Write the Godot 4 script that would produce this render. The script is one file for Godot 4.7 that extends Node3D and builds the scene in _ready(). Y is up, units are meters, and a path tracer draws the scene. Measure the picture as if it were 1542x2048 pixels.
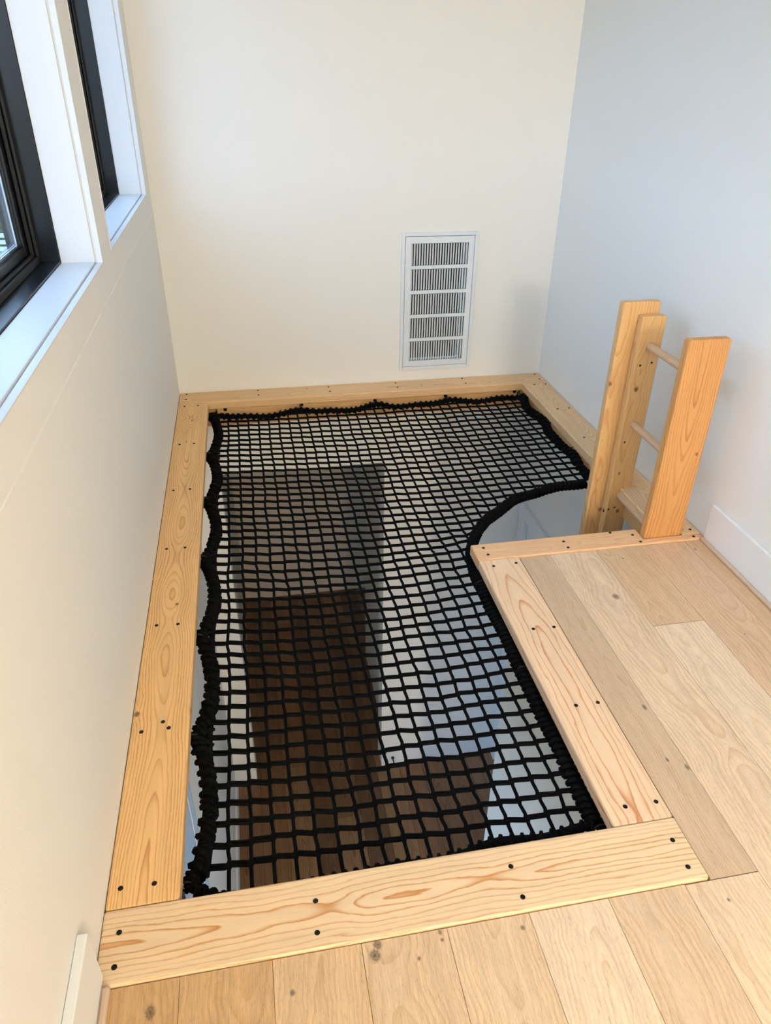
extends Node3D
# Loft with a cargo-net opening. Units metres, y up; y = 0 is the top of the timber frame,
# x = 0 the window wall, z = 0 the wall with the grille.

const W := 1.86          # distance between window wall and ladder wall
const FL := -0.0065       # loft floor surface
const LOW := -2.93       # lower storey floor surface
const CEIL := 2.55
const FRONT := 7.6         # wall behind the viewer
const OPEN := 3.1          # the ladder wall ends here and the loft widens
const FAR := 5.2           # far side of the wider part

# ------------------------------------------------------------------ mesh helper
class MB:
	var v := PackedVector3Array()
	var n := PackedVector3Array()
	var uv := PackedVector2Array()
	var ix := PackedInt32Array()

	func tri(a: int, b: int, c: int) -> void:
		var fn := (v[b] - v[a]).cross(v[c] - v[a])
		if fn.dot(n[a] + n[b] + n[c]) > 0.0:
			ix.append_array(PackedInt32Array([a, c, b]))
		else:
			ix.append_array(PackedInt32Array([a, b, c]))

	func vert(p: Vector3, nn: Vector3, t := Vector2.ZERO) -> int:
		v.push_back(p); n.push_back(nn); uv.push_back(t)
		return v.size() - 1

	func quad(a: Vector3, b: Vector3, c: Vector3, d: Vector3, nn: Vector3, t: Array = []) -> void:
		var q := [a, b, c, d]
		var i0 := v.size()
		for k in 4:
			var tt: Vector2 = t[k] if t.size() == 4 else Vector2(q[k].x + q[k].z, q[k].y + q[k].z)
			vert(q[k], nn, tt)
		tri(i0, i0 + 1, i0 + 2)
		tri(i0, i0 + 2, i0 + 3)

	func box(a: Vector3, b: Vector3) -> void:
		var c := [Vector3(a.x, a.y, a.z), Vector3(b.x, a.y, a.z), Vector3(b.x, b.y, a.z), Vector3(a.x, b.y, a.z),
			Vector3(a.x, a.y, b.z), Vector3(b.x, a.y, b.z), Vector3(b.x, b.y, b.z), Vector3(a.x, b.y, b.z)]
		quad(c[0], c[1], c[2], c[3], Vector3.FORWARD)
		quad(c[4], c[5], c[6], c[7], Vector3.BACK)
		quad(c[0], c[4], c[7], c[3], Vector3.LEFT)
		quad(c[1], c[5], c[6], c[2], Vector3.RIGHT)
		quad(c[3], c[2], c[6], c[7], Vector3.UP)
		quad(c[0], c[1], c[5], c[4], Vector3.DOWN)

	# rounded bar between two corners; "ax" is its long axis; u runs along it, v across the width (top face 0..1)
	func bar(a: Vector3, b: Vector3, ax := 0, r := 0.004, seg := 2, up := 1) -> void:
		var lo := Vector3(minf(a.x, b.x), minf(a.y, b.y), minf(a.z, b.z))
		var hi := Vector3(maxf(a.x, b.x), maxf(a.y, b.y), maxf(a.z, b.z))
		var s := hi - lo
		var mid := (lo + hi) * 0.5
		var e := [Vector3.RIGHT, Vector3.UP, Vector3.BACK]
		var X: Vector3 = e[ax]
		var U: Vector3 = e[up]              # face that carries v 0..1
		var S: Vector3 = e[3 - ax - up]
		var L: float = s[ax]
		var hu: float = s[up] * 0.5
		var hs: float = s[3 - ax - up] * 0.5
		var rr := minf(r, minf(hu, hs) * 0.95)
		var prof := []                       # [pos2, nor2, perimeter]
		var cs := [Vector2(-hs + rr, hu - rr), Vector2(hs - rr, hu - rr), Vector2(hs - rr, -hu + rr), Vector2(-hs + rr, -hu + rr)]
		var st := [PI, PI * 0.5, 0.0, -PI * 0.5]
		for k in 4:
			for j in seg + 1:
				var an: float = st[k] - PI * 0.5 * float(j) / seg
				var d := Vector2(cos(an), sin(an))
				prof.append([cs[k] + d * rr, d])
		prof.append(prof[0])
		var per := [0.0]
		for k in range(1, prof.size()):
			per.append(per[k - 1] + (prof[k][0] - prof[k - 1][0]).length())
		var i0 := v.size()
		var m := prof.size()
		var rings := [[-L * 0.5, -rr * 0.7, 0.7], [-L * 0.5 + rr * 0.7, 0.0, 0.0], [L * 0.5 - rr * 0.7, 0.0, 0.0], [L * 0.5, -rr * 0.7, 0.7]]
		for q in 4:
			var sg := -1.0 if q < 2 else 1.0
			for k in m:
				var p2: Vector2 = prof[k][0]
				var d2: Vector2 = prof[k][1]
				var f2 := p2 + d2 * float(rings[q][1])
				var pos: Vector3 = mid + X * float(rings[q][0]) + S * f2.x + U * f2.y
				var nn: Vector3 = (S * d2.x + U * d2.y + X * sg * float(rings[q][2])).normalized()
				vert(pos, nn, Vector2(float(rings[q][0]) / L + 0.5, per[k] / (2.0 * hs)))
		for q in 3:
			for k in m - 1:
				var p := i0 + q * m + k
				tri(p, p + 1, p + m)
				tri(p + 1, p + m + 1, p + m)
		for q in [0, 3]:
			var nn: Vector3 = X * (-1.0 if q == 0 else 1.0)
			var c := vert(mid + X * float(rings[q][0]), nn, Vector2(0.5, 0.5))
			var b0 := v.size()
			for k in m:
				var w := v[i0 + q * m + k]
				vert(w, nn, Vector2(0.5 + (w - mid).dot(U) * 0.35, 0.5 + (w - mid).dot(S) * 0.35 / hs))
			for k in m - 1:
				tri(c, b0 + k, b0 + k + 1)

	# upright prism from an outline in x,z with eased top arrises; u follows x (or z), v the other
	func prism(poly: PackedVector2Array, y0: float, y1: float, r := 0.004, along_x := true, uvlo := Vector2.ZERO, uvsize := Vector2.ONE) -> void:
		var m := poly.size()
		var area := 0.0
		for k in m:
			area += poly[k].cross(poly[(k + 1) % m])
		var sgn := 1.0 if area > 0.0 else -1.0
		var inset := PackedVector2Array()
		for k in m:
			var d0 := (poly[k] - poly[(k + m - 1) % m]).normalized()
			var d1 := (poly[(k + 1) % m] - poly[k]).normalized()
			var n0 := Vector2(-d0.y, d0.x) * sgn
			var n1 := Vector2(-d1.y, d1.x) * sgn
			inset.append(poly[k] + (n0 + n1) / (1.0 + n0.dot(n1)) * r)
		var tuv := func(p: Vector2) -> Vector2:
			var t := (p - uvlo) / uvsize
			return t if along_x else Vector2(t.y, t.x)
		for k in m:
			var a := poly[k]
			var b := poly[(k + 1) % m]
			var d := (b - a).normalized()
			var out := Vector3(d.y, 0, -d.x) * sgn
			var ta: Vector2 = tuv.call(a)
			var tb: Vector2 = tuv.call(b)
			var dv := Vector2(0, 0.25)
			quad(Vector3(a.x, y0, a.y), Vector3(b.x, y0, b.y), Vector3(b.x, y1 - r, b.y), Vector3(a.x, y1 - r, a.y), out, [ta + dv, tb + dv, tb, ta])
			var ia := inset[k]
			var ib := inset[(k + 1) % m]
			quad(Vector3(a.x, y1 - r, a.y), Vector3(b.x, y1 - r, b.y), Vector3(ib.x, y1, ib.y), Vector3(ia.x, y1, ia.y), (out + Vector3.UP).normalized(), [ta, tb, tuv.call(ib), tuv.call(ia)])
		for side in 2:
			var pl := inset if side == 0 else poly
			var nn := Vector3.UP if side == 0 else Vector3.DOWN
			var i0 := v.size()
			for p in pl:
				vert(Vector3(p.x, y1 if side == 0 else y0, p.y), nn, tuv.call(p))
			var t := Geometry2D.triangulate_polygon(pl)
			for k in range(0, t.size(), 3):
				tri(i0 + t[k], i0 + t[k + 1], i0 + t[k + 2])

	func tube(path: PackedVector3Array, r: float, sides := 6, closed := false, uvper := 0.02, ry := -1.0) -> void:
		var m := path.size()
		if m < 2:
			return
		var i0 := v.size()
		var run := 0.0
		var rb := ry if ry > 0.0 else r
		for k in m:
			var t: Vector3
			if k == 0:
				t = path[1] - path[0]
			elif k == m - 1:
				t = path[m - 1] - path[m - 2]
			else:
				t = path[k + 1] - path[k - 1]
			t = t.normalized()
			var side := t.cross(Vector3.UP)
			if side.length() < 0.05:
				side = t.cross(Vector3.RIGHT)
			side = side.normalized()
			var up := side.cross(t).normalized()
			if k > 0:
				run += path[k].distance_to(path[k - 1])
			for q in sides + 1:
				var a := TAU * q / sides
				var d := side * cos(a) + up * sin(a)
				vert(path[k] + side * cos(a) * r + up * sin(a) * rb, d, Vector2(run / uvper, float(q) / sides))
		var w := sides + 1
		for k in m - 1:
			for q in sides:
				var p := i0 + k * w + q
				tri(p, p + 1, p + w)
				tri(p + 1, p + w + 1, p + w)
		if not closed:
			for e in [0, m - 1]:
				var tt := (path[1] - path[0]) * -1.0 if e == 0 else path[m - 1] - path[m - 2]
				var c := vert(path[e], tt.normalized())
				for q in sides:
					tri(c, i0 + e * w + q, i0 + e * w + q + 1)

	func blob(c: Vector3, s: Vector3) -> void:
		var i0 := v.size()
		for st in 5:
			var th := PI * st / 4.0
			for q in 7:
				var a := TAU * q / 6.0
				var d := Vector3(sin(th) * cos(a), cos(th), sin(th) * sin(a))
				vert(c + d * s, (d / s).normalized(), Vector2(q / 6.0, st / 4.0))
		for st in 4:
			for q in 6:
				var p := i0 + st * 7 + q
				tri(p, p + 1, p + 7)
				tri(p + 1, p + 8, p + 7)

	func lathe(prof: PackedVector2Array, sides := 16, at := Vector3.ZERO) -> void:   # (radius, height) from bottom to top around y
		for k in prof.size() - 1:
			var a := prof[k]
			var b := prof[k + 1]
			var d := (b - a).normalized()
			var i0 := v.size()
			for q in sides + 1:
				var an := TAU * q / sides
				var nn := Vector3(cos(an) * d.y, -d.x, sin(an) * d.y)
				vert(at + Vector3(cos(an) * a.x, a.y, sin(an) * a.x), nn, Vector2(float(q) / sides, 0))
				vert(at + Vector3(cos(an) * b.x, b.y, sin(an) * b.x), nn, Vector2(float(q) / sides, 1))
			for q in sides:
				var p := i0 + q * 2
				tri(p, p + 1, p + 2)
				tri(p + 1, p + 3, p + 2)

	# wall slab with holes. axis 0: wall across x (u=z,v=y), axis 2: wall across z (u=x,v=y). rects: [u0,v0,u1,v1]
	func slab(axis: int, a: float, b: float, r: Array, holes: Array) -> void:
		var us := [r[0], r[2]]
		var vs := [r[1], r[3]]
		for h in holes:
			us.append_array([h[0], h[2]])
			vs.append_array([h[1], h[3]])
		us.sort(); vs.sort()
		var P := func(u: float, w: float, t: float) -> Vector3:
			return Vector3(t, w, u) if axis == 0 else Vector3(u, w, t)
		var solid := func(u: float, w: float) -> bool:
			if u < r[0] or u > r[2] or w < r[1] or w > r[3]:
				return false
			for h in holes:
				if u > h[0] and u < h[2] and w > h[1] and w < h[3]:
					return false
			return true
		var N: Vector3 = P.call(0.0, 0.0, 1.0)
		for i in us.size() - 1:
			for j in vs.size() - 1:
				var u0: float = us[i]
				var u1: float = us[i + 1]
				var w0: float = vs[j]
				var w1: float = vs[j + 1]
				if u1 - u0 < 1e-6 or w1 - w0 < 1e-6 or not solid.call((u0 + u1) / 2, (w0 + w1) / 2):
					continue
				for t in [a, b]:
					quad(P.call(u0, w0, t), P.call(u1, w0, t), P.call(u1, w1, t), P.call(u0, w1, t), N * (1.0 if t == maxf(a, b) else -1.0))
				var um := (u0 + u1) / 2
				var wm := (w0 + w1) / 2
				var e := 1e-4
				if not solid.call(u0 - e, wm):
					quad(P.call(u0, w0, a), P.call(u0, w1, a), P.call(u0, w1, b), P.call(u0, w0, b), P.call(-1.0, 0.0, 0.0))
				if not solid.call(u1 + e, wm):
					quad(P.call(u1, w0, a), P.call(u1, w1, a), P.call(u1, w1, b), P.call(u1, w0, b), P.call(1.0, 0.0, 0.0))
				if not solid.call(um, w0 - e):
					quad(P.call(u0, w0, a), P.call(u1, w0, a), P.call(u1, w0, b), P.call(u0, w0, b), Vector3.DOWN)
				if not solid.call(um, w1 + e):
					quad(P.call(u0, w1, a), P.call(u1, w1, a), P.call(u1, w1, b), P.call(u0, w1, b), Vector3.UP)

	func mesh() -> ArrayMesh:
		var arr := []
		arr.resize(Mesh.ARRAY_MAX)
		arr[Mesh.ARRAY_VERTEX] = v
		arr[Mesh.ARRAY_NORMAL] = n
		arr[Mesh.ARRAY_TEX_UV] = uv
		arr[Mesh.ARRAY_INDEX] = ix
		var m := ArrayMesh.new()
		m.add_surface_from_arrays(Mesh.PRIMITIVE_TRIANGLES, arr)
		return m

# ------------------------------------------------------------------ node helpers
func put(called: String, shape, mat: Material, parent: Node = self, at := Vector3.ZERO) -> MeshInstance3D:
	var o := MeshInstance3D.new()
	o.name = called
	o.mesh = shape.mesh() if shape is MB else shape
	o.material_override = mat
	o.position = at
	o.cast_shadow = GeometryInstance3D.SHADOW_CASTING_SETTING_ON
	parent.add_child(o, true)
	return o

func group_node(called: String, at := Vector3.ZERO) -> Node3D:
	var o := Node3D.new()
	o.name = called
	o.position = at
	add_child(o, true)
	return o

func tag(o: Node, label: String, category: String, group := "") -> Node:
	o.set_meta("label", label)
	o.set_meta("category", category)
	if group:
		o.set_meta("group", group)
	return o

func struct(o: Node, label: String, category: String) -> Node:
	tag(o, label, category)
	o.set_meta("kind", "structure")
	return o

func mat(c: Color, rough := 0.6, metal := 0.0) -> StandardMaterial3D:
	var m := StandardMaterial3D.new()
	m.albedo_color = c
	m.roughness = rough
	m.metallic = metal
	return m

func paint(c: Color, rough := 0.75, grain := 0.25, scale := 7.0) -> StandardMaterial3D:
	var m := mat(c, rough)
	m.normal_enabled = true
	m.normal_texture = plaster
	m.normal_scale = grain
	m.uv1_triplanar = true
	m.uv1_world_triplanar = true
	m.uv1_scale = Vector3.ONE * scale
	return m

var plaster: NoiseTexture2D
var strand: ImageTexture

# ------------------------------------------------------------------ timber: growth rings cut by the board's face
# p: len, wid (metres), seed, light, dark (sRGB), ring (metres), py, pz (pith line), bumps [[x, spread, amount]], knots [[x, y, r]], line, streak, wander
func wood(w: int, h: int, p: Dictionary) -> ImageTexture:
	var n1 := FastNoiseLite.new()
	n1.seed = p.seed
	n1.noise_type = FastNoiseLite.TYPE_SIMPLEX_SMOOTH
	n1.frequency = 1.0
	var ln: float = p.len
	var wd: float = p.wid
	var ring: float = p.ring
	var wander: float = p.get("wander", 0.02)
	var line: float = p.get("line", 1.0)
	var streak: float = p.get("streak", 0.05)
	var tone: float = p.get("tone", 0.04)
	var waver: float = p.get("waver", 0.004)
	var lt: Color = p.light
	var dk: Color = p.dark
	var kn: Array = p.get("knots", [])
	var pore: float = p.get("pore", 0.0)
	var sharp: float = p.get("sharp", 0.5)
	var data := PackedByteArray()
	data.resize(w * h * 3)
	for i in w:
		var X := ln * (i + 0.5) / w
		var py: float = p.py + n1.get_noise_2d(X * 1.3, 7.7) * wander
		var pz: float = p.pz + n1.get_noise_2d(X * 1.1, 31.3) * wander * 0.8
		for b in p.get("bumps", []):
			pz += b[2] * exp(-pow((X - b[0]) / b[1], 2.0))
		var near := []
		for k in kn:
			if absf(X - k[0]) < k[2] * 9.0:
				near.append(k)
		for j in h:
			var Y := wd * (j + 0.5) / h
			var yy := Y - py + n1.get_noise_2d(X * 5.0, Y * 28.0) * waver
			var kd := 0.0
			for k in near:
				var dx: float = (X - k[0]) * 0.55
				var dy: float = Y - k[1]
				var d := sqrt(dx * dx + dy * dy) / float(k[2])
				yy += signf(dy) * float(k[2]) * 0.8 * exp(-d * d * 0.22)
				var kk := sqrt(dx * dx * 2.2 + dy * dy) / float(k[2]) + n1.get_noise_2d(X * 160.0, Y * 160.0) * 0.25
				if kk < 1.0:
					kd = maxf(kd, (1.0 - kk * kk) * (0.75 + 0.25 * sin(kk * 14.0)))
			var r := sqrt(yy * yy + pz * pz) / ring
			var f := r - floorf(r)
			var late := 0.0
			if f < 0.94:
				late = clampf((f - sharp) / (0.94 - sharp), 0.0, 1.0)
				late = late * late
			else:
				late = (1.0 - f) / 0.06
			var rid := absf(sin(floorf(r) * 12.9898 + 1.3)) * 0.65 + 0.35
			var t := late * rid * line
			var fine := n1.get_noise_2d(X * 14.0, Y * 520.0)
			var s := 1.0 + fine * streak + n1.get_noise_2d(X * 2.2 + 50.0, Y * 22.0) * tone
			if pore > 0.0:
				var q := n1.get_noise_2d(X * 45.0 + 9.0, Y * 900.0)
				if q > 0.3:
					s -= (q - 0.3) * pore
			var c := lt.lerp(dk, clampf(t, 0.0, 1.0))
			if kd > 0.0:
				c = c.lerp(p.get("knot", Color(0.30, 0.20, 0.12)), clampf(kd, 0.0, 1.0))
			var o := (j * w + i) * 3
			data[o] = int(clampf(c.r * s, 0.0, 1.0) * 255.0)
			data[o + 1] = int(clampf(c.g * s, 0.0, 1.0) * 255.0)
			data[o + 2] = int(clampf(c.b * s, 0.0, 1.0) * 255.0)
	return ImageTexture.create_from_image(Image.create_from_data(w, h, false, Image.FORMAT_RGB8, data))

func timber(tex: Texture2D, rough := 0.5, tint := Color.WHITE) -> StandardMaterial3D:
	var m := mat(tint, rough)
	m.albedo_texture = tex
	return m

# ------------------------------------------------------------------ scene
func _ready() -> void:
	# --- camera
	var cam := Camera3D.new()
	cam.name = "camera"
	cam.fov = 70.2337
	cam.position = Vector3(0.3704, 1.3767, 3.4879)
	cam.rotation_order = EULER_ORDER_YXZ
	cam.rotation_degrees = Vector3(-31.378, -10.843, 0.709)
	cam.near = 0.02
	cam.far = 200.0
	add_child(cam)
	cam.current = true
	# --- sky and exposure
	var env := Environment.new()
	env.background_mode = Environment.BG_SKY
	var sky := Sky.new()
	var sm := ProceduralSkyMaterial.new()
	sm.sky_top_color = Color(0.66, 0.82, 1.0)
	sm.sky_horizon_color = Color(0.68, 0.84, 1.0)
	sm.ground_horizon_color = Color(0.40, 0.45, 0.50)
	sm.ground_bottom_color = Color(0.26, 0.27, 0.26)
	sky.sky_material = sm
	env.sky = sky
	env.background_energy_multiplier = SKY_E
	env.tonemap_mode = Environment.TONE_MAPPER_LINEAR
	env.tonemap_exposure = 1.17
	env.sdfgi_enabled = true
	env.ssao_enabled = true
	env.ssil_enabled = true
	var we := WorldEnvironment.new()
	we.name = "world"
	we.environment = env
	add_child(we)
	# --- shared surfaces
	plaster = NoiseTexture2D.new()
	plaster.width = 512
	plaster.height = 512
	plaster.seamless = true
	plaster.as_normal_map = true
	plaster.bump_strength = 2.0
	var fn := FastNoiseLite.new()
	fn.seed = 5
	fn.frequency = 0.035
	fn.fractal_octaves = 3
	plaster.noise = fn
	var im := Image.create(32, 32, false, Image.FORMAT_RGB8)
	for y in 32:
		for x in 32:
			var q := absf(fposmod(x / 16.0 + y / 32.0 * 3.0, 1.0) - 0.5) * 2.0
			im.set_pixel(x, y, Color(q, q, q))
	im.bump_map_to_normal_map(3.0)
	strand = ImageTexture.create_from_image(im)

	var t0 := Time.get_ticks_msec()
	lamps()
	shell()
	loft_floor()
	windows()
	timber_frame()
	ladder()
	net()
	grille()
	lower_storey()
	outdoors()
	print("built in ", Time.get_ticks_msec() - t0, " ms")

const SKY_E := 4.5
const LAMP_E := 2.25
const LAMP_C := Color(1.0, 0.965, 0.88)
const LOW_E := 4.6

func lamps() -> void:  # unseen lamps added as warm fill; pendant form and height chosen for the light
	var spots := [Vector3(1.35, 1.7, 5.7), Vector3(1.6, 1.8, 7.0)]
	for k in spots.size():
		var at: Vector3 = spots[k]
		var o := group_node("unseen_fill_lamp" if k == 0 else "unseen_fill_lamp_%03d" % k, at)
		tag(o, ["unseen pendant lamp added behind the viewer for warm fill, nearer the window wall", "unseen pendant lamp added behind the viewer for warm fill, nearest the wall there"][k], "lamp", "added fill lamps")
		var globe := MB.new()
		var prof := PackedVector2Array()
		for j in 13:
			var a := -PI / 2 + PI * j / 12.0
			prof.append(Vector2(0.11 * cos(a), 0.11 * sin(a)))
		globe.lathe(prof, 24)
		var gm := mat(Color(1, 0.98, 0.94), 0.4)
		gm.emission_enabled = true
		gm.emission = LAMP_C
		gm.emission_energy_multiplier = 0.3
		put("lamp_bulb", globe, gm, o)
		var cord := MB.new()
		cord.tube(PackedVector3Array([Vector3(0, 0.108, 0), Vector3(0, CEIL - at.y, 0)]), 0.003, 6)
		put("cord", cord, mat(Color(0.05, 0.05, 0.05), 0.6), o)
		var l := OmniLight3D.new()
		l.name = "lamp_light"
		l.light_color = LAMP_C
		l.light_energy = LAMP_E
		l.light_size = 0.1
		l.omni_range = 14.0
		l.omni_attenuation = 2.0
		l.shadow_enabled = true
		o.add_child(l, true)

# ------------------------------------------------------------------ room shell
const WIN := [[0.174, 0.926, 1.229, 2.15], [1.392, 0.926, 2.447, 2.15], [2.61, 0.926, 3.665, 2.15]]
const LOWWIN := [[1.6, -2.86, 4.4, -0.48]]

func shell() -> void:
	var wall := paint(Color(0.95, 0.943, 0.925))
	var white := mat(Color(0.94, 0.945, 0.95), 0.45)
	var b := MB.new()
	# window wall: the upper storey sits three millimetres back above a faint taping line
	b.slab(0, -0.22, 0.0, [-0.14, LOW - 0.1, FRONT, 0.833], [[LOWWIN[0][0], LOWWIN[0][1], LOWWIN[0][2], LOWWIN[0][3]]])
	b.slab(0, -0.22, -0.0012, [-0.14, 0.836, FRONT, CEIL + 0.1], WIN)
	b.quad(Vector3(0, 0.833, -0.14), Vector3(0, 0.833, FRONT), Vector3(-0.0012, 0.836, FRONT), Vector3(-0.0012, 0.836, -0.14), Vector3(0.7, 0.7, 0))
	struct(put("wall_left", b, wall), "white plaster wall with the two black windows", "wall")
	b = MB.new()
	b.slab(2, -0.14, 0.0, [-0.22, LOW - 0.1, W + 0.14, CEIL + 0.1], [[0.145, LOW - 0.2, 1.03, -0.47], [1.13, 0.068, 1.44, 0.712]])
	struct(put("wall_back", b, wall), "white plaster end wall with the return air grille", "wall")
	b = MB.new()
	b.slab(0, W, W + 0.14, [-0.14, LOW - 0.1, OPEN, CEIL + 0.1], [[0.095, LOW - 0.2, 0.90, -0.865]])
	struct(put("wall_right", b, wall), "white plaster wall behind the wooden ladder", "wall")
	b = MB.new()
	b.slab(2, FRONT, FRONT + 0.14, [-0.22, LOW - 0.1, FAR + 0.14, CEIL + 0.1], [])
	struct(put("wall_front", b, wall), "white plaster wall behind the viewer", "wall")
	b = MB.new()
	b.slab(0, FAR, FAR + 0.14, [OPEN - 0.14, LOW - 0.1, FRONT, CEIL + 0.1], [])
	struct(put("wall_side", b, wall), "white plaster wall on the far side of the wider loft", "wall")
	b = MB.new()
	b.slab(2, OPEN - 0.14, OPEN, [W + 0.14, LOW - 0.1, FAR, CEIL + 0.1], [])
	struct(put("wall_corner", b, wall), "white plaster wall round the corner from the ladder", "wall")
	b = MB.new()
	b.box(Vector3(-0.22, CEIL, -0.14), Vector3(FAR + 0.14, CEIL + 0.15, FRONT + 0.14))
	struct(put("ceiling", b, wall), "white plaster ceiling of the loft", "ceiling")
	# baseboards and shoe mouldings of the loft
	b = MB.new()
	b.bar(Vector3(0, 0.0065, 2.742), Vector3(0.018, 0.145, FRONT), 2, 0.003)
	b.box(Vector3(0, FL, 2.7605), Vector3(0.018, 0.012, FRONT))
	struct(put("baseboard_left", b, white), "white baseboard on the window wall, cut square at the front board", "baseboard")
	b = MB.new()
	b.bar(Vector3(W - 0.013, FL + 0.002, 1.622), Vector3(W, 0.135, OPEN), 2, 0.003)
	struct(put("baseboard_right", b, white), "white baseboard right of the ladder", "baseboard")

# ------------------------------------------------------------------ loft floor
func oak(seed: int, knots: Array, light := Color(0.86, 0.735, 0.585), len_m := 1.3) -> ImageTexture:
	return wood(1024, 144, {"len": len_m, "wid": 0.163, "seed": seed, "light": light * Color(1.03, 1.06, 1.12), "dark": light * Color(0.90, 0.86, 0.80), "ring": 0.0085, "py": 0.08 + 0.05 * sin(seed * 1.7), "pz": 0.035 + 0.02 * sin(seed * 2.3),
		"wander": 0.05, "line": 0.6, "streak": 0.09, "tone": 0.06, "waver": 0.005, "pore": 0.42, "sharp": 0.25, "knots": knots, "knot": Color(0.40, 0.33, 0.26)})

func loft_floor() -> void:
	var f := group_node("floor")
	struct(f, "pale oak plank floor of the loft", "floor")
	var slab := MB.new()
	slab.prism(PackedVector2Array([Vector2(0.0, 2.68), Vector2(1.1, 2.68), Vector2(1.1, 1.603), Vector2(W, 1.603), Vector2(W, OPEN), Vector2(FAR, OPEN), Vector2(FAR, FRONT), Vector2(0, FRONT)]), -0.13, -0.026, 0.001)
	slab.prism(PackedVector2Array([Vector2(0.0, 2.69), Vector2(1.2, 2.69), Vector2(1.2, 1.70), Vector2(W, 1.70), Vector2(W, OPEN), Vector2(FAR, OPEN), Vector2(FAR, FRONT), Vector2(0, FRONT)]), -0.30, -0.131, 0.001)
	put("subfloor", slab, paint(Color(0.93, 0.92, 0.90)), f)
	var g := Color(0.80, 0.645, 0.46)
	var pale := Color(0.90, 0.785, 0.645)
	var grey := Color(0.80, 0.68, 0.54)
	# [x0, x1, z0, z1, texture seed, light colour, knots]
	var rows := [
		[0.006, 0.148, 2.7605, 4.2, 11, Color(0.78, 0.62, 0.43), [[0.05, 0.11, 0.012]]],
		[0.148, 0.311, 2.7605, 4.0, 12, g, []],
		[0.311, 0.474, 2.7605, 3.9, 13, Color(0.84, 0.70, 0.53), [[0.062, 0.032, 0.006]]],
		[0.474, 0.637, 2.7605, 3.8, 14, Color(0.84, 0.71, 0.555), [[0.026, 0.022, 0.012], [0.007, 0.030, 0.010], [0.006, 0.149, 0.005], [0.02, 0.15, 0.004], [0.045, 0.10, 0.004]]],
		[0.637, 0.80, 2.7605, 3.95, 15, Color(0.855, 0.73, 0.575), [[0.025, 0.142, 0.005]]],
		[0.80, 0.963, 2.7605, 4.1, 16, pale, []],
		[0.963, 1.126, 2.7605, 4.0, 17, Color(0.84, 0.715, 0.57), []],
		[1.126, 1.289, 2.762, 4.05, 18, Color(0.885, 0.765, 0.62), [[0.043, 0.069, 0.004]]],
		[1.1835, 1.289, 1.622, 2.76, 19, grey, [[0.687, 0.141, 0.010], [0.849, 0.10, 0.007], [0.877, 0.154, 0.009]]],
		[1.289, 1.452, 1.622, 3.3, 20, Color(0.875, 0.755, 0.61), [[0.247, 0.118, 0.013]]],
		[1.452, 1.615, 1.622, 2.017, 21, Color(0.835, 0.70, 0.54), [[0.06, 0.07, 0.004]]],
		[1.452, 1.615, 2.019, 3.6, 22, Color(0.895, 0.78, 0.635), []],
		[1.615, 1.778, 1.622, 2.9, 23, Color(0.845, 0.70, 0.545), [[0.473, 0.083, 0.003]]],
		[1.778, 1.842, 1.622, 2.85, 24, Color(0.83, 0.69, 0.53), [[0.05, 0.03, 0.009]]],
	]
	for r in rows:
		var b := MB.new()
		b.bar(Vector3(r[0] + 0.0002, -0.025, r[2]), Vector3(r[1] - 0.0002, FL, r[3]), 2, 0.0009, 1)
		put("plank", b, timber(oak(r[4], r[6], r[5], r[3] - r[2]), 0.42), f)
	var spare := timber(oak(30, []), 0.42)
	for r in [[0.006, 0.148, 4.2], [0.148, 0.311, 4.0], [0.311, 0.474, 3.9], [0.474, 0.637, 3.8], [0.637, 0.80, 3.95], [0.80, 0.963, 4.1], [0.963, 1.126, 4.0], [1.126, 1.289, 4.05], [1.289, 1.452, 3.3], [1.452, 1.615, 3.6], [1.615, 1.778, 2.9], [1.778, 1.842, 2.85]]:
		var b := MB.new()
		b.bar(Vector3(r[0] + 0.0002, -0.025, r[2] + 0.001), Vector3(r[1] - 0.0002, FL, FRONT), 2, 0.0009, 1)
		put("plank", b, spare, f)
	for k in 21:
		var b := MB.new()
		b.bar(Vector3(1.843 + k * 0.16, -0.025, OPEN + 0.001), Vector3(1.843 + k * 0.16 + 0.159, FL, FRONT), 2, 0.0009, 1)
		put("plank", b, spare, f)
	# oak shoe mouldings
	var shoe := timber(oak(41, [], Color(0.83, 0.71, 0.58)), 0.5)
	var q := MB.new()
	q.bar(Vector3(0.0175, FL, 2.7605), Vector3(0.031, 0.0085, FRONT), 2, 0.005, 4)
	struct(put("trim_1", q, shoe), "oak shoe moulding under the baseboard of the window wall", "moulding")
	q = MB.new()
	q.bar(Vector3(W - 0.025, FL, 1.623), Vector3(W - 0.0135, 0.008, OPEN), 2, 0.008, 4)
	struct(put("trim_2", q, shoe), "oak shoe moulding under the baseboard right of the ladder", "moulding")

# ------------------------------------------------------------------ windows
func ring(b: MB, x0: float, x1: float, r: Array, o: float, t: float, bevel := 0.0015) -> void:   # rectangular ring, outer offset o, width t
	var z0: float = r[0] + o
	var y0: float = r[1] + o
	var z1: float = r[2] - o
	var y1: float = r[3] - o
	b.bar(Vector3(x0, y0, z0), Vector3(x1, y1, z0 + t), 1, bevel, 1, 2)
	b.bar(Vector3(x0, y0, z1 - t), Vector3(x1, y1, z1), 1, bevel, 1, 2)
	b.bar(Vector3(x0, y0, z0 + t), Vector3(x1, y0 + t, z1 - t), 2, bevel, 1)
	b.bar(Vector3(x0, y1 - t, z0 + t), Vector3(x1, y1, z1 - t), 2, bevel, 1)

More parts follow.
